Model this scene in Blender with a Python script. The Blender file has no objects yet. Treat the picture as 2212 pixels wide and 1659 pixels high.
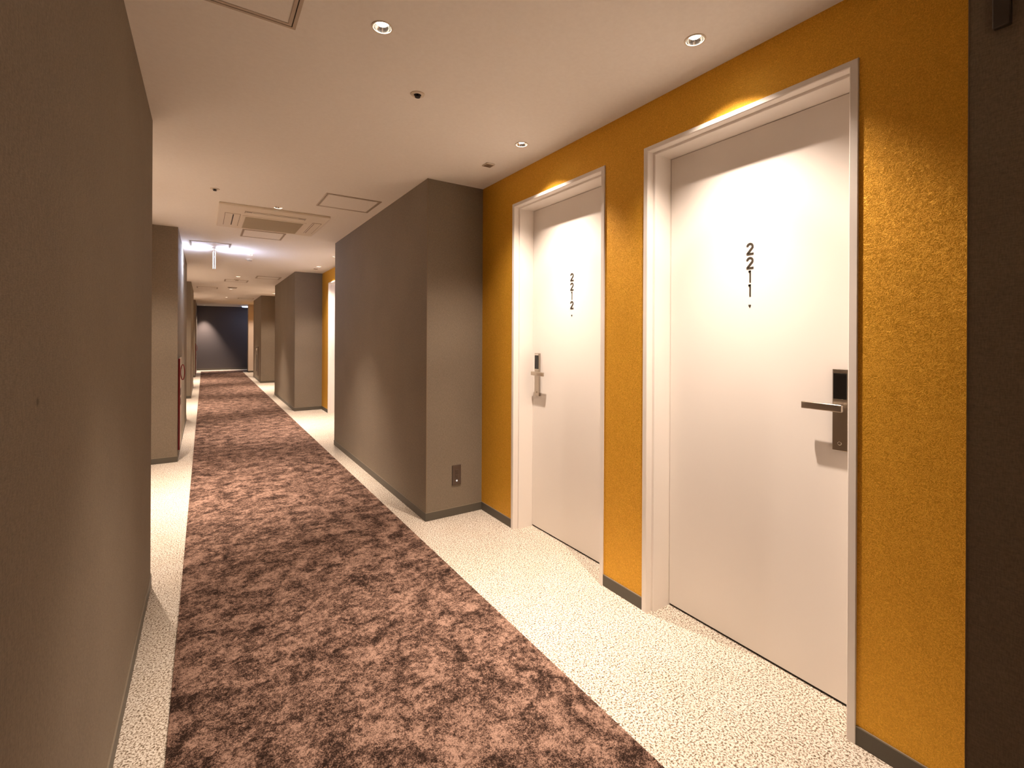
import bpy, bmesh, math, random
from mathutils import Vector, Matrix
random.seed(4)
PI = math.pi
scene = bpy.context.scene
C = scene.collection

# ------------------------------------------------------------------ camera
H = 1.25                       # eye height
CEIL = 2.322
yaw = math.atan(665/1020); rho = 0.005
cd = bpy.data.cameras.new('camera')
cam = bpy.data.objects.new('camera', cd); C.objects.link(cam)
cd.sensor_width = 36; cd.lens = 36*1020/2212
cd.shift_x = 0; cd.shift_y = -(829.5-728.3)/2212
cd.clip_start = 0.02
s, c = math.sin(yaw), math.cos(yaw)
fw = Vector((s, c, 0)); rt = Vector((c, -s, 0)); up = Vector((0, 0, 1))
r2 = rt*math.cos(rho) + up*math.sin(rho); u2 = up*math.cos(rho) - rt*math.sin(rho)
m = Matrix((r2, u2, -fw)).transposed().to_4x4(); m.translation = Vector((0, 0, H))
cam.matrix_world = m
scene.camera = cam

# ------------------------------------------------------------------ world, exposure
w = bpy.data.worlds.new('world'); scene.world = w; w.use_nodes = True
w.node_tree.nodes['Background'].inputs[0].default_value = (0, 0, 0, 1)
w.node_tree.nodes['Background'].inputs[1].default_value = 0
scene.view_settings.view_transform = 'Standard'
scene.view_settings.look = 'None'
scene.view_settings.gamma = 1
scene.view_settings.use_curve_mapping = False
scene.view_settings.exposure = 0.82
scene.cycles.max_bounces = 16
scene.cycles.diffuse_bounces = 12
scene.cycles.glossy_bounces = 4
scene.cycles.sample_clamp_indirect = 6
scene.cycles.caustics_reflective = False
scene.cycles.caustics_refractive = False

WARM = (1.0, 0.80, 0.655)
P_CORR = 100.0      # corridor downlights, W
P_ALC = 99.0       # door alcove downlights, W
DEG_CORR = 67; DEG_ALC = 107; SPOT_BLEND = 1.0

# ------------------------------------------------------------------ helpers
def tag(o, label=None, cat=None, group=None, kind=None):
    if label: o['label'] = label
    if cat: o['category'] = cat
    if group: o['group'] = group
    if kind: o['kind'] = kind
    return o

def empty(name, loc=(0, 0, 0), rotz=0, **k):
    o = bpy.data.objects.new(name, None); C.objects.link(o)
    o.location = loc; o.rotation_euler = (0, 0, rotz); o.empty_display_size = .05
    return tag(o, **k)

def obj(name, bm, mats, parent=None, smooth=False, **k):
    bmesh.ops.recalc_face_normals(bm, faces=bm.faces)
    return obj_raw(name, bm, mats, parent, smooth, **k)

def obj_raw(name, bm, mats, parent=None, smooth=False, **k):
    me = bpy.data.meshes.new(name); bm.to_mesh(me); bm.free()
    if not isinstance(mats, (list, tuple)): mats = [mats]
    for x in mats: me.materials.append(x)
    if smooth:
        for p in me.polygons: p.use_smooth = True
        me.set_sharp_from_angle(angle=math.radians(35))
    o = bpy.data.objects.new(name, me); C.objects.link(o)
    if parent: o.parent = parent
    return tag(o, **k)

def box(bm, x0, x1, y0, y1, z0, z1, bev=0, mi=0, seg=1):
    vs = [bm.verts.new((x, y, z)) for x in (x0, x1) for y in (y0, y1) for z in (z0, z1)]
    idx = [(0, 1, 3, 2), (4, 6, 7, 5), (0, 4, 5, 1), (2, 3, 7, 6), (0, 2, 6, 4), (1, 5, 7, 3)]
    fs = [bm.faces.new([vs[i] for i in f]) for f in idx]
    for f in fs: f.material_index = mi
    if bev:
        es = list({e for f in fs for e in f.edges})
        r = bmesh.ops.bevel(bm, geom=es, offset=bev, segments=seg, affect='EDGES', profile=.5)
        for f in r['faces']: f.material_index = mi
    return fs

def bx(*a, **k):
    bm = bmesh.new(); box(bm, *a, **k); return bm

def lathe(bm, prof, n=40, cx=0, cy=0, axis='z', mi=0):
    """prof: (r, h) points; closed where r = 0"""
    rings = []
    for r, h in prof:
        if r < 1e-6:
            rings.append([bm.verts.new(pt(axis, cx, cy, 0, 0, h))])
        else:
            rings.append([bm.verts.new(pt(axis, cx, cy, r*math.cos(2*PI*i/n), r*math.sin(2*PI*i/n), h)) for i in range(n)])
    for a, b in zip(rings, rings[1:]):
        if len(a) == 1 and len(b) == 1: continue
        for i in range(n):
            j = (i+1) % n
            if len(a) == 1: f = bm.faces.new((a[0], b[i], b[j]))
            elif len(b) == 1: f = bm.faces.new((a[i], a[j], b[0]))
            else: f = bm.faces.new((a[i], a[j], b[j], b[i]))
            f.material_index = mi

def pt(axis, cx, cy, a, b, h):
    if axis == 'z': return (cx+a, cy+b, h)
    if axis == 'x': return (h, cx+a, cy+b)
    return (cx+a, h, cy+b)

def copy_tree(o, parent=None):
    n = o.copy(); C.objects.link(n)
    if parent: n.parent = parent
    for ch in list(o.children): copy_tree(ch, n)
    return n

# ------------------------------------------------------------------ materials
def mat(name, col, rough=.6, metal=0, spec=.5):
    mt = bpy.data.materials.new(name); mt.use_nodes = True
    b = mt.node_tree.nodes['Principled BSDF']
    b.inputs['Base Color'].default_value = (*col, 1)
    b.inputs['Roughness'].default_value = rough
    b.inputs['Metallic'].default_value = metal
    b.inputs['Specular IOR Level'].default_value = spec
    return mt

def nn(mt, t, **k):
    n = mt.node_tree.nodes.new(t)
    for a, v in k.items():
        if a in n.inputs.keys(): n.inputs[a].default_value = v
        else: setattr(n, a, v)
    return n
def ln(mt, a, b): mt.node_tree.links.new(a, b)
def coord(mt, scale=(1, 1, 1)):
    tc = nn(mt, 'ShaderNodeTexCoord'); mp = nn(mt, 'ShaderNodeMapping'); mp.inputs['Scale'].default_value = scale
    ln(mt, tc.outputs['Object'], mp.inputs['Vector']); return mp.outputs['Vector']
def noise(mt, vec, scale, detail=3, rough=.55, dist=0):
    n = nn(mt, 'ShaderNodeTexNoise'); n.inputs['Scale'].default_value = scale
    n.inputs['Detail'].default_value = detail; n.inputs['Roughness'].default_value = rough
    n.inputs['Distortion'].default_value = dist
    ln(mt, vec, n.inputs['Vector']); return n.outputs['Fac']
def ramp(mt, fac, stops):
    r = nn(mt, 'ShaderNodeValToRGB'); e = r.color_ramp.elements
    while len(e) < len(stops): e.new(.5)
    for q, (p, col) in zip(e, stops): q.position = p; q.color = (*col, 1)
    ln(mt, fac, r.inputs['Fac']); return r.outputs['Color']
def mth(mt, op, a, b):
    n = nn(mt, 'ShaderNodeMath'); n.operation = op
    for i, v in enumerate((a, b)):
        if isinstance(v, (int, float)): n.inputs[i].default_value = v
        else: ln(mt, v, n.inputs[i])
    return n.outputs[0]
def bump(mt, h, strength, dist):
    n = nn(mt, 'ShaderNodeBump'); n.inputs['Strength'].default_value = strength; n.inputs['Distance'].default_value = dist
    ln(mt, h, n.inputs['Height']); ln(mt, n.outputs['Normal'], bsdf(mt).inputs['Normal'])
def bsdf(mt): return mt.node_tree.nodes['Principled BSDF']

# ceiling: fine matt wallpaper
M_ceil = mat('ceiling_paper', (.86, .80, .72), .85, spec=.2)
v = coord(M_ceil)
ln(M_ceil, ramp(M_ceil, noise(M_ceil, v, 60, 4), [(.3, (.89, .85, .79)), (.7, (.92, .885, .825))]), bsdf(M_ceil).inputs['Base Color'])
bump(M_ceil, noise(M_ceil, v, 260, 2), .15, .0015)

# grey brown woven wall covering
def fabric(name, a, b):
    mt = mat(name, a, .8, spec=.25)
    n1 = noise(mt, coord(mt, (1, 1, .22)), 420, 2, .6)
    n2 = noise(mt, coord(mt, (.35, .35, 1.6)), 300, 2, .6)
    n3 = noise(mt, coord(mt), 2.2, 2)
    f = mth(mt, 'ADD', mth(mt, 'MULTIPLY', mth(mt, 'ADD', n1, n2), .42), mth(mt, 'MULTIPLY', n3, .16))
    return mt, f
M_wall, f = fabric('grey_brown_wall_cloth', (.2, .17, .14), None)
col = ramp(M_wall, f, [(.36, (.178, .146, .108)), (.62, (.268, .222, .166))])
# one small stain on the left wall
tc = nn(M_wall, 'ShaderNodeNewGeometry')
vd = nn(M_wall, 'ShaderNodeVectorMath', operation='DISTANCE'); ln(M_wall, tc.outputs['Position'], vd.inputs[0]); vd.inputs[1].default_value = (-.22, 1.034, 1.144)
st = nn(M_wall, 'ShaderNodeMapRange'); st.inputs['From Min'].default_value = .004; st.inputs['From Max'].default_value = .009
st.inputs['To Min'].default_value = .55; st.inputs['To Max'].default_value = 0; ln(M_wall, vd.outputs['Value'], st.inputs['Value'])
mx = nn(M_wall, 'ShaderNodeMixRGB'); ln(M_wall, st.outputs[0], mx.inputs['Fac']); ln(M_wall, col, mx.inputs[1]); mx.inputs[2].default_value = (.05, .035, .025, 1)
ln(M_wall, mx.outputs[0], bsdf(M_wall).inputs['Base Color'])
bump(M_wall, f, .25, .002)

M_end = mat('dark_navy_wall_cloth', (.095, .080, .080), .8, spec=.25)  # wall cloth with the low light of the far end darkened into its colour
bump(M_end, noise(M_end, coord(M_end, (1, 1, .2)), 300, 2), .2, .002)
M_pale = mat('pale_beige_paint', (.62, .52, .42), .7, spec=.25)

# gold embossed washi-like paper
M_gold = mat('gold_fibre_paper', (.5, .25, .03), .50, metal=.45, spec=.4)
v = coord(M_gold)
fb = nn(M_gold, 'ShaderNodeTexNoise'); fb.inputs['Scale'].default_value = 75; fb.inputs['Detail'].default_value = 3; fb.inputs['Distortion'].default_value = 2.6
ln(M_gold, v, fb.inputs['Vector'])
rid = mth(M_gold, 'ABSOLUTE', mth(M_gold, 'SUBTRACT', fb.outputs['Fac'], .5), 0)
fine = noise(M_gold, v, 330, 2)
fib = ramp(M_gold, rid, [(0, (1, 1, 1)), (.05, (0, 0, 0))])
hh = mth(M_gold, 'ADD', mth(M_gold, 'MULTIPLY', fib, .34), mth(M_gold, 'MULTIPLY', fine, .6))
ln(M_gold, ramp(M_gold, hh, [(.22, (.63, .325, .022)), (.42, (.78, .41, .034)), (.65, (.90, .51, .055))]), bsdf(M_gold).inputs['Base Color'])
bump(M_gold, hh, .45, .002)

# white satin paint for doors and frames
M_door = mat('white_door_laminate', (.84, .80, .755), .38, spec=.4)
bump(M_door, noise(M_door, coord(M_door), 500, 2), .05, .0005)
M_frame = mat('white_frame_paint', (.85, .81, .765), .3, spec=.5)

# speckled floor
M_floor = mat('speckled_cream_floor', (.7, .6, .5), .75, spec=.25)
v = coord(M_floor)
n1 = noise(M_floor, v, 165, 2, .6, .4); n2 = noise(M_floor, v, 6, 2)
fl = ramp(M_floor, n1, [(.35, (.12, .09, .055)), (.43, (.32, .25, .18)), (.49, (.62, .555, .465)), (.58, (.79, .745, .665))])
tint = ramp(M_floor, n2, [(.3, (.95, .93, .90)), (.7, (1, 1, 1))])
mx = nn(M_floor, 'ShaderNodeMixRGB', blend_type='MULTIPLY'); mx.inputs['Fac'].default_value = 1
ln(M_floor, fl, mx.inputs[1]); ln(M_floor, tint, mx.inputs[2]); ln(M_floor, mx.outputs[0], bsdf(M_floor).inputs['Base Color'])
bump(M_floor, n1, .3, .002)

# mottled brown carpet
M_carpet = mat('mottled_brown_carpet', (.2, .1, .07), .95, spec=.1)
v = coord(M_carpet)
big = noise(M_carpet, v, 10, 5, .62, .6)
mid = noise(M_carpet, v, 55, 4, .7, .3)
sm = noise(M_carpet, v, 260, 2, .7)
k = mth(M_carpet, 'ADD', mth(M_carpet, 'MULTIPLY', big, .34), mth(M_carpet, 'ADD', mth(M_carpet, 'MULTIPLY', mid, .30), mth(M_carpet, 'MULTIPLY', sm, .36)))
ln(M_carpet, ramp(M_carpet, k, [(.43, (.020, .011, .008)), (.475, (.070, .040, .029)), (.52, (.19, .116, .086)), (.58, (.37, .238, .180))]), bsdf(M_carpet).inputs['Base Color'])
bump(M_carpet, sm, .6, .006)

M_base = mat('grey_vinyl_skirting', (.105, .092, .072), .5, spec=.35)
M_lip = mat('pale_skirting_lip', (.24, .20, .145), .5)
M_bead = mat('tan_corner_bead', (.22, .16, .10), .5)
M_steel = mat('brushed_nickel', (.50, .44, .37), .30, metal=1)
bump(M_steel, noise(M_steel, coord(M_steel, (1, 1, 30)), 40, 2), .05, .0005)
M_black = mat('black_gloss_plastic', (.008, .007, .006), .12)
M_dark = mat('dark_gap', (.012, .009, .007), .7)
M_num = mat('dark_numeral', (.045, .036, .026), .45)
M_plastic = mat('cream_plastic', (.78, .70, .58), .45)
M_ac = mat('cream_panel_plastic', (.80, .72, .60), .45)
M_grille = mat('tan_air_grille', (.56, .49, .37), .6)
M_slot = mat('dark_air_slot', (.06, .045, .03), .7)
M_joint = mat('shadow_joint', (.25, .18, .12), .6)
M_hatchf = mat('hatch_aluminium_frame', (.52, .44, .35), .4, metal=.25)
M_outlet = mat('brown_outlet_plate', (.085, .058, .044), .4)
M_outlet2 = mat('dark_brown_socket', (.015, .010, .008), .4)
M_chrome = mat('polished_reflector', (.9, .88, .84), .18, metal=1)
M_bar = mat('dark_bronze_bar', (.045, .036, .026), .5)
M_red = mat('deep_red_enamel', (.28, .006, .018), .35)
M_cab = mat('silver_cabinet_door', (.72, .63, .53), .35, metal=.2)
M_brown = mat('brown_cabinet', (.17, .135, .10), .6)

def emis(name, col, st):
    mt = mat(name, (.02, .02, .02))
    b = bsdf(mt); b.inputs['Emission Color'].default_value = (*col, 1); b.inputs['Emission Strength'].default_value = st
    return mt
M_lamp = emis('lamp_disc', (1, .93, .84), 20)
M_sign = emis('cool_white_sign_face', (.60, .70, 1.0), 60)
M_tube = emis('cool_white_diffuser', (.5, .64, 1.0), 9)
M_led = emis('pilot_light', (1, .92, .85), .45)

# ------------------------------------------------------------------ plan
XL, XR = -0.22, 1.262            # corridor faces
XLa, XRa = -0.655, 1.692         # backs of the door alcoves
Y0, YE = -3.2, 20.3
pR = [(-2.6, .289), (2.99, 5.68), (8.55, 11.2), (14.12, 16.4), (18.4, 18.75)]
pL = [(.15, 2.96), (5.72, 8.58), (11.35, 13.95), (17.05, 20.3)]

# floor
bm = bmesh.new(); box(bm, -1.0, 6.0, Y0, YE+.1, -.1, 0)
obj('floor', bm, M_floor, kind='structure', label='cream speckled floor along both edges of the carpet')

# carpet runner, turning right at the far end
bm = bmesh.new()
pts = [(-.09, Y0+.05), (1.122, Y0+.05), (1.122, 19.0), (5.9, 19.0), (5.9, 19.62), (-.09, 19.62)]
vs = [bm.verts.new((x, y, .0)) for x, y in pts]; f = bm.faces.new(vs)
r = bmesh.ops.extrude_face_region(bm, geom=[f])
for e in r['geom']:
    if isinstance(e, bmesh.types.BMVert): e.co.z = .006
obj('carpet_runner', bm, M_carpet, label='long mottled brown carpet strip running down the middle of the corridor', cat='carpet')

# lamps
lampC = [(.513, 1.62+2.75*k) for k in range(6)]            # 1.62 .. 15.37
lampR = [(1.474, y) for y in (1.066, 2.173, 6.62, 7.714, 12.2, 13.3, 17.75)]
lampL = [(-.43, y) for y in (3.80, 4.90, 9.4, 10.5, 15.0, 16.1, -1.75)]
lampE = [(.0, 19.98)]
HR = .033
def yex(lst): return sorted({y for x, y in lst})

# ceiling with round holes for the downlights
holes = lampC + lampR + lampL + lampE
hs = .05
xs = sorted({-1.0, 6.0} | {x+d for x, y in holes for d in (-hs, hs)})
ys = sorted({Y0-.1, YE+.1} | {y+d for x, y in holes for d in (-hs, hs)})
bm = bmesh.new(); vc = {}
def V(x, y):
    k = (round(x, 5), round(y, 5))
    if k not in vc: vc[k] = bm.verts.new((x, y, CEIL))
    return vc[k]
for i in range(len(xs)-1):
    for j in range(len(ys)-1):
        x0, x1, y0, y1 = xs[i], xs[i+1], ys[j], ys[j+1]
        hole = None
        for hx, hy in holes:
            if x0-1e-6 <= hx <= x1+1e-6 and y0-1e-6 <= hy <= y1+1e-6: hole = (hx, hy)
        if not hole:
            bm.faces.new((V(x0, y0), V(x0, y1), V(x1, y1), V(x1, y0)))
        else:
            n = 32; hx, hy = hole
            inn = [bm.verts.new((hx+HR*math.cos(2*PI*q/n), hy+HR*math.sin(2*PI*q/n), CEIL)) for q in range(n)]
            out = []
            for q in range(n):
                a = 2*PI*q/n; cx_, sy_ = math.cos(a), math.sin(a); sc = 1/max(abs(cx_), abs(sy_))
                ox = hx+cx_*sc*(x1-hx if cx_ > 0 else hx-x0); oy = hy+sy_*sc*(y1-hy if sy_ > 0 else hy-y0)
                out.append(V(ox, oy))
            for q in range(n):
                p = (q+1) % n
                bm.faces.new((inn[q], inn[p], out[p], out[q]))
bmesh.ops.recalc_face_normals(bm, faces=bm.faces)
obj_raw('ceiling', bm, M_ceil, kind='structure', label='warm white ceiling')

# ------------------------------------------------------------------ walls
def pier(side, name, y0, y1, lab, mt=M_wall):
    x0, x1 = ((XR, XRa+.35) if side > 0 else (XLa-.3, XL))
    bm = bmesh.new(); box(bm, x0, x1, y0, y1, 0, CEIL)
    o = obj(name, bm, mt, kind='structure', label=lab)
    return o
labR = ['dark wall at the right edge of the view', 'grey brown wall block beyond door 2212, with the socket on its near end',
        'second grey brown wall block on the right, beyond the gold strip', 'third grey brown wall block on the right',
        'pale lit wall end beside the far turning']
labL = ['big grey brown wall along the left edge', 'left wall block carrying the nearer red cabinet', 'narrow left wall block further on', 'last left wall block before the end wall']
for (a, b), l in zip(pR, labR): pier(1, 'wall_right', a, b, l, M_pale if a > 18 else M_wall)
for (a, b), l in zip(pL, labL): pier(-1, 'wall_left', a, b, l)
obj('wall_back', bx(-1, 2.2, Y0-.1, Y0, 0, CEIL), M_wall, kind='structure', label='grey brown wall behind the viewer')
obj('wall_end', bx(-1, 6, YE, YE+.1, 0, CEIL), M_end, kind='structure', label='dark wall closing the far end of the corridor')
obj('wall_side', bx(6, 6.1, 18.4, YE+.1, 0, CEIL), M_wall, kind='structure', label='wall at the end of the side passage')
obj('wall_passage', bx(XRa+.35, 6.1, 18.65, 18.75, 0, CEIL), M_wall, kind='structure', label='near wall of the side passage')
obj('wall_panel', bx(XRa, XRa+.35, 16.4, 18.4, 0, CEIL), M_gold, kind='structure', label='gold wall in the last right recess')

DW = .849; DH = 2.118
def gold_wall(side, y0, y1, doors, lab):
    xs0, xs1 = (XRa, XRa+.35) if side > 0 else (XLa-.3, XLa)
    bm = bmesh.new(); ins = .012; cur = y0
    for d in doors:
        box(bm, xs0, xs1, cur, d+ins, 0, CEIL); cur = d+DW-ins
        box(bm, xs0, xs1, d+ins, d+DW-ins, DH-ins, CEIL)
    box(bm, xs0, xs1, cur, y1, 0, CEIL)
    return obj('wall_right' if side > 0 else 'wall_left', bm, M_gold, kind='structure', label=lab)
d1y, d2y = .638, 1.740
lg = [(Y0, pL[0][0]), (pL[0][1], pL[1][0]), (pL[1][1], pL[2][0]), (pL[2][1], pL[3][0])]
dl = [[a+.39, a+.39+1.102] for a, b in lg]
dr3 = [pR[2][1]+.35, pR[2][1]+1.45]
gold_wall(1, pR[0][1], pR[1][0], [d1y, d2y], 'gold textured wall around doors 2211 and 2212')
gold_wall(1, pR[1][1], pR[2][0], [d1y+5.43, 7.215], 'gold wall strip in the second recess on the right')
gold_wall(1, pR[2][1], pR[3][0], dr3, 'gold wall in the third recess on the right')
gold_wall(1, Y0, pR[0][0], [], 'gold wall behind the viewer')
for (a, b), d in zip(lg, dl): gold_wall(-1, a, b, d, 'gold wall inside a recess on the left')

# corner beads on wall corners that show a pale rim
for x, y, sx, sy in ((XR, .289, 1, 1), (XR, 2.99, 1, -1)):
    bm = bmesh.new()
    box(bm, x-.0015, x+.0035, min(y, y+sy*.0015) - (0 if sy > 0 else 0), max(y, y+sy*.0015), .06, CEIL)
    obj('trim_1' if sy > 0 else 'trim_2', bm, M_bead, kind='structure', label='thin tan corner bead on the wall corner')

# ------------------------------------------------------------------ baseboards
BH = .054; BT = .004
def base(name, segs, lab):
    bm = bmesh.new()
    for (x0, y0, x1, y1, nx, ny) in segs:      # run along wall, normal n
        a0, a1 = min(x0, x1, x0+nx*BT, x1+nx*BT), max(x0, x1, x0+nx*BT, x1+nx*BT)
        b0, b1 = min(y0, y1, y0+ny*BT, y1+ny*BT), max(y0, y1, y0+ny*BT, y1+ny*BT)
        box(bm, a0, a1, b0, b1, 0, BH)
        box(bm, a0, a1, b0, b1, BH, BH+.004, mi=1)
    return obj(name, bm, [M_base, M_lip], kind='structure', label=lab)
sR = []; sL = []
for i, (a, b) in enumerate(pR):
    sR.append((XR, a-BT, XR, b+BT, -1, 0))
    sR.append((XR, a, XRa, a, 0, -1)); sR.append((XR, b, XRa, b, 0, 1))
for a, b in ((pR[0][1]+BT, d1y), (d1y+DW, d2y), (d2y+DW, pR[1][0]-BT), (pR[1][1]+BT, d1y+5.43), (d1y+5.43+DW, 7.215), (7.215+DW, pR[2][0]-BT), (pR[2][1]+BT, dr3[0]), (dr3[0]+DW, dr3[1]), (dr3[1]+DW, pR[3][0]-BT), (pR[3][1]+BT, pR[4][0]-BT)):
    sR.append((XRa, a, XRa, b, -1, 0))
base('baseboard_right', sR, 'dark grey skirting along the right walls')
for i, (a, b) in enumerate(pL):
    sL.append((XL, a-BT, XL, b+BT if i < 3 else YE-BT, 1, 0))
    sL.append((XLa, a, XL, a, 0, -1))
    if i < 3: sL.append((XLa, b, XL, b, 0, 1))
for (a, b), d in zip(lg, dl):
    for q0, q1 in ((a+BT, d[0]), (d[0]+DW, d[1]), (d[1]+DW, b-BT)): sL.append((XLa, q0, XLa, q1, 1, 0))
base('baseboard_left', sL, 'dark grey skirting along the left walls')
base('baseboard_end', [(XL+BT, YE, 5.9, YE, 0, -1)], 'dark skirting below the end wall')

# ------------------------------------------------------------------ numerals
def stroke(bm, pts, wd, t):
    """flat ribbon along 2D points (u right, v up), thickness t; returns list of quads"""
    L = []; R = []
    for i, p in enumerate(pts):
        a = Vector(pts[max(i-1, 0)]); b = Vector(pts[min(i+1, len(pts)-1)]); p = Vector(p)
        d = (b-a).normalized(); nrm = Vector((-d.y, d.x))
        k = 1.0
        if 0 < i < len(pts)-1:
            d1 = (p-a).normalized(); cosang = max(.5, abs(d1.dot(d))); k = 1/cosang
        L.append(p+nrm*wd/2*k); R.append(p-nrm*wd/2*k)
    front = [[bm.verts.new((0, -q.x, q.y)) for q in s_] for s_ in (L, R)]
    back = [[bm.verts.new((t, -q.x, q.y)) for q in s_] for s_ in (L, R)]
    n = len(pts)
    for i in range(n-1):
        bm.faces.new((front[0][i], front[0][i+1], front[1][i+1], front[1][i]))
        bm.faces.new((front[0][i], back[0][i], back[0][i+1], front[0][i+1]))
        bm.faces.new((front[1][i], front[1][i+1], back[1][i+1], back[1][i]))
    for i in (0, n-1):
        bm.faces.new((front[0][i], front[1][i], back[1][i], back[0][i]))

def digit(ch):
    bm = bmesh.new(); h, wd, sw = .0485, .030, .0082
    T = .0012
    if ch == '2':
        r = wd/2-sw/2; cy_ = h-sw/2-r
        arc = [(r*math.cos(math.radians(a)), cy_+r*math.sin(math.radians(a))) for a in range(178, -41, -14)]
        stroke(bm, arc + [(-wd/2+sw*.62, sw*.75)], sw, T)
        stroke(bm, [(-wd/2+.0006, sw/2), (wd/2, sw/2)], sw, T*.96)
    else:
        stroke(bm, [(.0015, 0), (.0015, h)], sw*.78, T)
        stroke(bm, [(-.0058, h-sw*.45), (.0038, h-sw*.45)], sw*.85, T*.96)
        stroke(bm, [(-.0045, h-sw*1.0), (.0015, h-sw*.45)], sw*.7, T*.9)
    return bm

def make_door(name, y0, num, lock_far, lab, cz=None, left=False, group=None):
    """y0 near edge of frame, door leaf seen from -X"""
    root = empty(name, (XLa if left else XRa, y0+DW/2, 0), PI if left else 0, kind='structure', label=lab, cat='door', group=group)
    ya, yb = -DW/2, DW/2                       # local
    X = lambda x: x-XRa
    # frame swept profile: (side inset, top inset, x)
    prof = [(0, 0, 1.695), (0, 0, 1.6875), (.0015, .0015, 1.685), (.022, .019, 1.685), (.0245, .0215, 1.6875), (.0245, .0215, 1.722),
            (.0355, .0305, 1.722), (.037, .032, 1.7235), (.037, .032, 1.90), (0, 0, 1.90), (0, 0, 1.695)]
    bm = bmesh.new(); rings = []
    for ds, dt, x in prof:
        rings.append([bm.verts.new((X(x), y, z)) for y, z in ((ya+ds, 0), (ya+ds, DH-dt), (yb-ds, DH-dt), (yb-ds, 0))])
    for a, b in zip(rings, rings[1:]):
        for i in range(3): bm.faces.new((a[i], a[i+1], b[i+1], b[i]))
    bmesh.ops.remove_doubles(bm, verts=bm.verts, dist=1e-6)
    obj('door_frame', bm, M_frame, root)
    # leaf
    gy = .0395; la, lb = ya+gy, yb-gy; top = DH-.0345
    leaf = obj('door_leaf', bx(X(1.83), X(1.872), la, lb, .009, top, bev=.001), M_door, root)
    # black backing strips that stand in for the shade in the leaf gap
    bm = bmesh.new()
    box(bm, X(1.858), X(1.865), ya+.037, la+.0006, .0, top+.002); box(bm, X(1.858), X(1.865), lb-.0006, yb-.037, 0, top+.002)
    box(bm, X(1.858), X(1.865), ya+.037, yb-.037, top-.0006, DH-.032)
    box(bm, X(1.835), X(1.865), la, lb, .0005, .0095)
    obj('door_seal', bm, M_dark, root)
    # closing panel of the room behind
    # numerals
    if num:
        zt = [1.584, 1.5275, 1.4735, 1.4180]
        for ch, z in zip(num, zt):
            o = obj('numeral', digit(ch), M_num, leaf); o.location = (X(1.83)-.0012, cz-(y0+DW/2), z)
        bm = bmesh.new(); hp = []
        for i in range(24):
            a = 2*PI*i/24
            hp.append((.0052*math.sin(a)**3, .0055*(.8125*math.cos(a)-.3125*math.cos(2*a)-.125*math.cos(3*a)-.0625*math.cos(4*a))*1.35))
        f0 = bm.faces.new([bm.verts.new((0, -u, v_)) for u, v_ in hp])
        r = bmesh.ops.extrude_face_region(bm, geom=[f0])
        for e in r['geom']:
            if isinstance(e, bmesh.types.BMVert): e.co.x = .0012
        o = obj('heart_mark', bm, M_num, leaf); o.location = (X(1.83)-.0012, cz-(y0+DW/2), 1.380)
    # lock
    sgn = 1 if lock_far else -1
    yc = (lb-.0595) if lock_far else (la+.0595)
    xf = X(1.83)
    lock = obj('lock_plate', bx(xf-.014, xf+.001, yc-.0235, yc+.0235, .868, 1.146, bev=.0015, seg=2), M_steel, root)
    obj('card_reader', bx(xf-.0155, xf-.012, yc-.0205, yc+.0205, 1.044, 1.132, bev=.001), M_black, lock)
    obj('indicator_strip', bx(xf-.0152, xf-.012, yc-.0195, yc+.0195, 1.1345, 1.1405), M_chrome, lock)
    bm = bmesh.new(); lathe(bm, [(0, xf-.0165), (.0048, xf-.0165), (.0062, xf-.0155), (.0062, xf-.013)], 20, yc, .893, 'x')
    kh = obj('keyhole', bm, M_steel, lock, smooth=True)
    bm = bmesh.new(); lathe(bm, [(0, xf-.0172), (.0026, xf-.0172), (.0026, xf-.0160)], 12, yc, .893, 'x')
    # lever: neck and square bar with rounded elbow
    hx = xf-.047
    bm = bmesh.new()
    lathe(bm, [(0, xf-.013), (.0125, xf-.013), (.0125, hx+.010), (0, hx+.010)], 28, yc, 1.0155, 'x')
    bar0, bar1 = sgn*.019, -sgn*.110
    box(bm, hx-.001, hx+.013, yc+min(bar0, bar1), yc+max(bar0, bar1), 1.003, 1.028, bev=.003, seg=3)
    obj('lever_handle', bm, M_steel, root, smooth=True)
    bm.free() if bm.is_valid else None
    return root

make_door('door_1', d1y, '2211', False, 'nearest white door, numbered 2211, lock on its right side', 1.0645)
make_door('door_2', d2y, '2212', True, 'white door numbered 2212, next to the wall socket corner', 2.157)
make_door('door_3', 7.215, '', True, 'white door just showing in the second recess beyond the grey block')
make_door('door_4', d1y+5.43, '', False, 'white door in the second recess, hidden behind the grey block')
k = 5
for y in dr3: make_door('door_%d' % k, y, '', k % 2 == 0, 'white door in the third right recess, hidden behind a wall block', group='doors in the third right recess'); k += 1
for d in dl:
    for y in d: make_door('door_%d' % k, y, '', k % 2 == 0, 'white door in a left recess, hidden behind a wall block', left=True, group='doors in the left recesses'); k += 1  # unseen doors added so the light bounced from these recesses stays neutral

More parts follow.
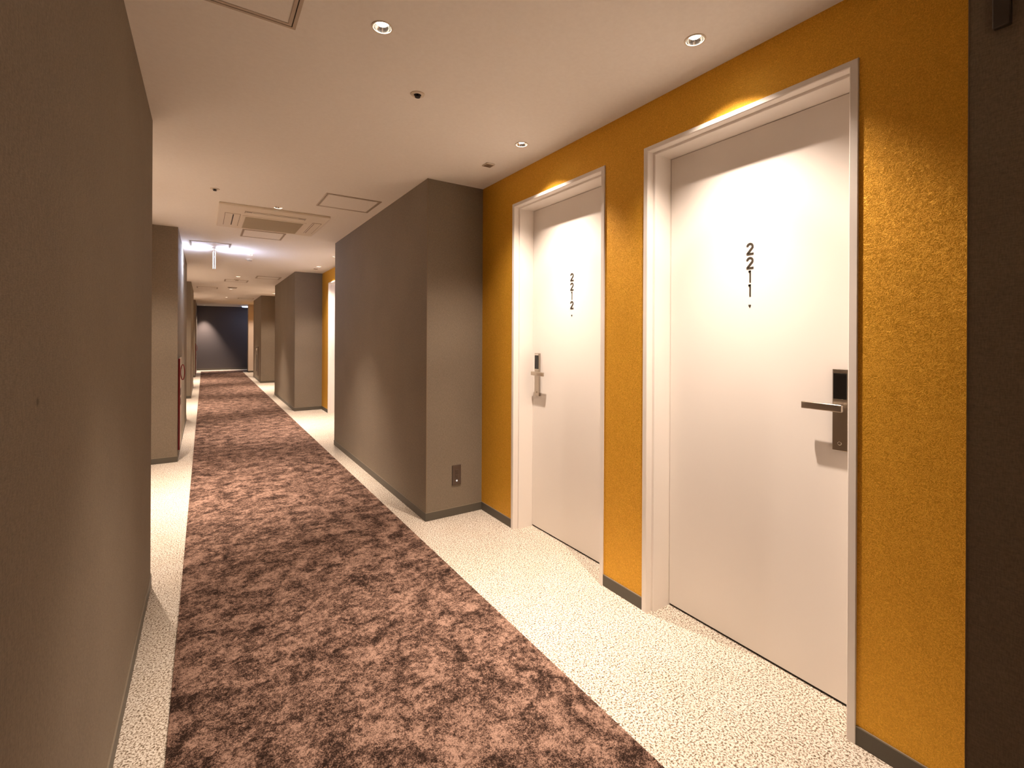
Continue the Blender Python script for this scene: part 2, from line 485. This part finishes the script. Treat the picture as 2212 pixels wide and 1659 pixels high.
# ------------------------------------------------------------------ downlights
def make_downlight():
    root = empty('downlight', (0, 0, CEIL))
    bm = bmesh.new()   # trim ring
    lathe(bm, [(.0310, .0), (.0312, -.0025), (.0335, -.0035), (.0365, -.0028), (.0375, -.0002)], 40)
    obj('trim_ring', bm, M_plastic, root, smooth=True)
    bm = bmesh.new()
    lathe(bm, [(.0315, -.001), (.0300, .004), (.0260, .011), (.0185, .0180)], 40)
    obj('reflector', bm, M_chrome, root, smooth=True)
    bm = bmesh.new()
    lathe(bm, [(.0185, .0175), (.0175, .0115), (.010, .0090), (0, .0084)], 32)
    obj('lamp', bm, M_lamp, root, smooth=True)
    bm = bmesh.new()
    lathe(bm, [(.0325, .0005), (.0325, .06), (0, .06)], 24)
    obj('can', bm, M_dark, root, smooth=True)
    return root
proto = make_downlight()
first = True
def place_lamp(x, y, power, label, group=None, size=.012, deg=DEG_CORR, wing=False, blend=SPOT_BLEND):
    global first
    o = proto if first else copy_tree(proto)
    first = False
    o.location = (x, y, CEIL)
    tag(o, label, 'ceiling light', group)
    ld = bpy.data.lights.new('downlight_beam', 'SPOT'); ld.energy = power; ld.color = WARM
    ld.spot_size = math.radians(deg); ld.spot_blend = blend; ld.shadow_soft_size = size
    if wing:          # wide reflector: less light straight down, more sideways
        ld.use_nodes = True; nt = ld.node_tree; em = nt.nodes['Emission']
        tc_ = nt.nodes.new('ShaderNodeTexCoord'); sp = nt.nodes.new('ShaderNodeSeparateXYZ'); ab = nt.nodes.new('ShaderNodeMath'); ab.operation = 'ABSOLUTE'
        cr = nt.nodes.new('ShaderNodeValToRGB'); cr.color_ramp.elements[0].position = .80; cr.color_ramp.elements[0].color = (1, 1, 1, 1)
        cr.color_ramp.elements[1].position = 1; cr.color_ramp.elements[1].color = (.29, .29, .29, 1)
        e_ = cr.color_ramp.elements.new(.93); e_.color = (.58, .58, .58, 1)
        nt.links.new(tc_.outputs['Normal'], sp.inputs[0]); nt.links.new(sp.outputs['Z'], ab.inputs[0])
        nt.links.new(ab.outputs[0], cr.inputs['Fac']); nt.links.new(cr.outputs['Color'], em.inputs['Strength'])
    lo = bpy.data.objects.new('beam', ld); C.objects.link(lo); lo.parent = o; lo.location = (0, 0, .006)
G = 'recessed ceiling downlights'
nearC = {1.62: 'round recessed downlight in the ceiling nearest the big hatch, mid corridor', 4.37: 'small recessed downlight at the near edge of the ceiling air unit',
         7.12: 'small recessed downlight in the blue glow beside the hanging sign'}
for x, y in lampC:
    place_lamp(x, y, P_CORR, nearC.get(round(y, 2), 'small distant recessed downlight on the corridor centre line'), G)
nearR = {1.066: 'recessed downlight in front of door 2211', 2.173: 'recessed downlight in front of door 2212 near the square vent',
         7.714: 'recessed downlight above the far gold strip in the second right recess'}
for x, y in lampR:
    place_lamp(x, y, P_ALC, nearR.get(y, 'recessed downlight inside a right recess, hidden behind a wall block'), G, deg=DEG_ALC, wing=True)
for x, y in lampL:
    place_lamp(x, y, P_ALC, 'recessed downlight inside a left recess, hidden behind a wall block', G, deg=DEG_ALC, wing=True)
for x, y in lampE:
    place_lamp(x, y, 190, 'tiny recessed downlight just before the end wall', G, deg=62, blend=.6)

# ------------------------------------------------------------------ ceiling fittings
def sprinkler(x, y, lab):
    root = empty('sprinkler_head', (x, y, CEIL), label=lab, cat='sprinkler', group='ceiling sprinkler heads')
    bm = bmesh.new(); lathe(bm, [(.0165, -.0045), (.029, -.0035), (.031, -.0005), (.031, .0)], 36)
    lathe(bm, [(.0165, -.0045), (.0160, -.001)], 36)
    obj('escutcheon', bm, M_plastic, root, smooth=True)
    bm = bmesh.new(); lathe(bm, [(.0162, -.0015), (.0, -.0012)], 30)
    lathe(bm, [(.006, -.001), (.006, -.010), (.012, -.0115), (.012, -.0135), (0, -.0135)], 24)
    obj('nozzle', bm, M_dark, root, smooth=True)
sprinkler(.786, 1.98, 'dark centred sprinkler head between the two nearest downlights')
sprinkler(.061, 4.076, 'small sprinkler head near the left wall, before the air unit')

def vent(x, y, lab):
    root = empty('ceiling_sensor', (x, y, CEIL), label=lab, cat='ceiling vent', group='small square ceiling vents')
    obj('plate', bx(-.031, .031, -.031, .031, -.006, 0, bev=.003), M_hatchf, root)
    bm = bmesh.new()
    for i in range(5): box(bm, -.022, .022, -.0225+i*.0098, -.0175+i*.0098, -.0075, -.0055)
    obj('louvre', bm, M_joint, root)
vent(1.478, 2.545, 'small square grey ceiling vent before the grey block corner')
vent(1.48, 7.99, 'tiny square ceiling vent above the far gold strip')

def detector(x, y, lab):
    root = empty('smoke_detector', (x, y, CEIL), label=lab, cat='smoke detector', group='round smoke detectors')
    bm = bmesh.new(); lathe(bm, [(.050, 0), (.050, -.010), (.046, -.014), (.030, -.018), (.026, -.030), (.020, -.034), (0, -.034)], 36)
    obj('housing', bm, M_plastic, root, smooth=True)
    bm = bmesh.new(); lathe(bm, [(.0295, -.0188), (.0268, -.0285)], 36)
    obj('vent_slot', bm, M_slot, root, smooth=True)
detector(.526, 7.52, 'white round smoke detector in the blue light beside the hanging sign')
detector(.518, 10.36, 'far white round smoke detector beyond the hanging sign')

def hatch(x0, x1, y0, y1, lab, t=.012):
    root = empty('access_hatch', ((x0+x1)/2, (y0+y1)/2, CEIL), label=lab, cat='ceiling hatch', group='square ceiling access hatches')
    a, b = (x1-x0)/2, (y1-y0)/2
    bm = bmesh.new()
    def ring(o, i, z0, z1, mi):
        box(bm, -a+o, a-o, -b+o, -b+i, z0, z1, mi=mi); box(bm, -a+o, a-o, b-i, b-o, z0, z1, mi=mi)
        box(bm, -a+o, -a+i, -b+i, b-i, z0, z1, mi=mi); box(bm, a-i, a-o, -b+i, b-i, z0, z1, mi=mi)
    ring(0, t, -.0045, 0, 0)
    obj('hatch_frame', bm, M_hatchf, root)
    bm = bmesh.new(); ring(t, t+.0035, -.0008, 0, 0)
    obj('hatch_joint', bm, M_slot, root)
    bm = bmesh.new(); ring(t+.0035, t*2+.0035, -.0045, 0, 0)
    obj('panel_rim', bm, M_hatchf, root)
    k = t*2+.0035
    obj('hatch_panel', bx(-a+k, a-k, -b+k, b-k, -.0025, 0), M_ceil, root)
hatch(-.18, .262, 1.357, 1.797, 'large ceiling hatch cut by the top of the picture', .011)
hatch(.762, 1.180, 3.715, 4.115, 'ceiling hatch to the right of the air unit', .009)
hatch(.318, .716, 5.44, 5.84, 'ceiling hatch just beyond the air unit', .009)
hatch(-.145, .262, 6.42, 6.80, 'ceiling hatch lit blue by the hanging sign', .009)
hatch(.32, .72, 10.45, 10.85, 'far ceiling hatch on the corridor centre line', .012)
hatch(.785, 1.185, 9.55, 9.95, 'far ceiling hatch near the second right block', .012)
hatch(-.145, .255, 12.35, 12.75, 'far ceiling hatch near the left walls', .012)
hatch(.80, 1.20, 15.35, 15.75, 'most distant ceiling hatch, near the third right block', .012)

# air conditioning cassette
root = empty('air_conditioner', (0, 0, CEIL), label='cream square ceiling air unit with a central grille and side slots', cat='air conditioner')
ax0, ax1, ay0, ay1 = .095, .945, 4.43, 5.34
obj('panel', bx(ax0, ax1, ay0, ay1, -.020, 0, bev=.006, seg=2), M_ac, root)
gx0, gx1, gy0, gy1 = .30, .775, 4.77, 5.27
g = obj('intake_frame', bx(gx0-.022, gx1+.022, gy0-.03, gy1+.022, -.0235, -.019, bev=.002), M_ac, root)
bm = bmesh.new(); box(bm, gx0, gx1, gy0, gy1, -.0245, -.022)
n = 34
for i in range(n):
    yy = gy0+(i+.5)*(gy1-gy0)/n; box(bm, gx0+.004, gx1-.004, yy-.003, yy+.003, -.0265, -.0242)
obj('intake_grille', bm, M_grille, root)
def slot(x0, x1, y0, y1, nm='air_outlet'):
    # outlet flap with dark gap around it
    f_ = obj(nm, bx(x0, x1, y0, y1, -.0235, -.019, bev=.0015), M_ac, root)
    d = .004
    bm = bmesh.new()
    for q in ((x0-d, x1+d, y0-d, y0), (x0-d, x1+d, y1, y1+d), (x0-d, x0, y0, y1), (x1, x1+d, y0, y1)):
        box(bm, q[0], q[1], q[2], q[3], -.0208, -.019)
    obj('outlet_gap', bm, M_joint, f_)
    return f_
fl_ = slot(.148, .258, 4.71, 5.22); obj('flap_slit', bx(.203, .212, 4.73, 5.18, -.0242, -.023), M_slot, fl_)
fn = slot(.29, .76, 4.565, 4.64)
bm = bmesh.new(); box(bm, .292, .340, 4.580, 4.594, -.0242, -.023); box(bm, .345, .705, 4.585, 4.591, -.0242, -.023); box(bm, .705, .757, 4.580, 4.594, -.0242, -.023)
obj('flap_slit', bm, M_slot, fn)
fr = slot(.845, .915, 4.69, 5.19); obj('flap_slit', bx(.852, .858, 4.71, 5.17, -.0242, -.023), M_joint, fr)

# slot diffuser far away
root = empty('slot_vent', (.52, 12.16, CEIL), label='dark slot vent far along the ceiling', cat='ceiling vent')
obj('vent_frame', bx(-.09, .09, -.05, .05, -.012, 0, bev=.002), M_hatchf, root)
obj('vent_opening', bx(-.075, .075, -.035, .035, -.014, -.0115), M_slot, root)

# hanging guide sign, seen edge-on
root = empty('exit_sign', (.099, 6.86, CEIL), label='thin white lit sign hanging edge-on from the ceiling, glowing blue white', cat='exit sign')
obj('ceiling_mount', bx(-.028, .028, -.06, .06, -.012, 0, bev=.003), M_plastic, root)
obj('stem', bx(-.007, .007, -.02, .02, -.055, -.010), M_plastic, root)
bm = bmesh.new(); box(bm, -.009, .009, -.075, .075, -.245, -.045, bev=.002)
obj('housing', bm, M_frame, root)
for sx in (-1, 1):
    a, b = sorted((sx*.0085, sx*.0105))
    obj('lit_face', bx(a, b, -.069, .069, -.239, -.051), M_sign, root, label='glowing cool white face')

# cool light in the far passage
root = empty('ceiling_lamp', (1.7, 19.45, CEIL), label='cool white rectangular lamp at the far turning', cat='ceiling light')
obj('lamp_housing', bx(-.70, .70, -.10, .10, -.020, 0, bev=.004), M_frame, root)
obj('diffuser', bx(-.56, .68, -.085, .085, -.045, -.019, bev=.008, seg=2), M_tube, root)

# ------------------------------------------------------------------ wall fittings
# socket on the near end of the grey block
root = empty('wall_outlet', (1.488, 2.99, .2825), label='dark brown wall socket plate low on the grey block', cat='wall socket')
obj('cover_plate', bx(-.034, .034, -.008, 0, -.068, .068, bev=.002, seg=2), M_outlet, root)
for z in (.026, -.008):
    s_ = obj('socket', bx(-.014, .014, -.0098, -.0075, z-.014, z+.014, bev=.001), M_outlet, root)
    bm = bmesh.new(); box(bm, -.0075, -.0055, -.0101, -.0095, z-.006, z+.006); box(bm, .0055, .0075, -.0101, -.0095, z-.005, z+.005)
    box(bm, -.002, .002, -.0101, -.0095, z-.011, z-.007)
    obj('pin_slots', bm, M_outlet2, s_)
bm = bmesh.new(); lathe(bm, [(0, -.0115), (.0055, -.011), (.0065, -.0078)], 20, 0, -.040, 'y')
obj('pilot_lamp', bm, M_led, root, smooth=True, label='small white lit dot')

# bar on the right edge wall
root = empty('wall_mounted_bar', (XR, .241, 0), label='slim dark vertical bar fixed high on the wall at the right edge', cat='bar')
obj('bar', bx(-.020, -.006, -.0125, .0125, 1.835, 2.28, bev=.002), M_bar, root)
for z in (1.92, 2.2): obj('fixing', bx(-.008, .0, -.009, .009, z-.02, z+.02), M_bar, root)

# red fire cabinets on left blocks
def fire_cabinet(y0, lab):
    root = empty('fire_cabinet', (XL+.001, y0, 0), label=lab, cat='fire cabinet', group='red framed fire cabinets')
    z0, z1, L = .085, 1.015, .45; t = .015
    obj('red_edge', bx(0, t, 0, .03, z0, z1, bev=.002), M_red, root)
    dr = obj('cabinet_door', bx(0, t-.002, .03, L, z0, z1, bev=.002), M_cab, root)
    for zc in (.66, .56):
        obj('dark_marking', bx(t-.003, t-.0005, .12, .30, zc-.035, zc+.035), M_outlet, dr)
    # long red pull ring standing out from the cabinet
    bm = bmesh.new(); n, ms = 40, 10; r_ = .0042; gr = []
    for i in range(n):
        a = 2*PI*i/n; ex, ez = math.cos(a), math.sin(a)
        cx_, cz_ = t+.018+.0165*ex, .868+.078*ez
        nx, nz = ex/.0165, ez/.078; q = math.hypot(nx, nz); nx /= q; nz /= q
        gr.append([bm.verts.new((cx_+r_*math.cos(2*PI*j/ms)*nx, .13+r_*math.sin(2*PI*j/ms), cz_+r_*math.cos(2*PI*j/ms)*nz)) for j in range(ms)])
    for i in range(n):
        for j in range(ms):
            bm.faces.new((gr[i][j], gr[(i+1) % n][j], gr[(i+1) % n][(j+1) % ms], gr[i][(j+1) % ms]))
    obj('pull_ring', bm, M_red, root, smooth=True)
fire_cabinet(5.87, 'fire cabinet with a red edge and ring on the nearer left block')
fire_cabinet(17.2, 'tiny far fire cabinet with a red edge on the last left block')

# brown cabinet on third right block
root = empty('utility_cabinet', (XR, 15.12, 0), label='narrow brown cabinet with a dark slit on the third right block', cat='cabinet')
obj('cabinet_body', bx(-.012, 0, -.30, .30, .15, .95, bev=.002), M_brown, root)
obj('slit_handle', bx(-.020, -.011, -.03, .03, .25, .72), M_slot, root)
bm = bmesh.new(); lathe(bm, [(0, -.030), (.03, -.028), (.035, -.011)], 20, 0, .86, 'x')
obj('knob', bm, M_plastic, root, smooth=True)
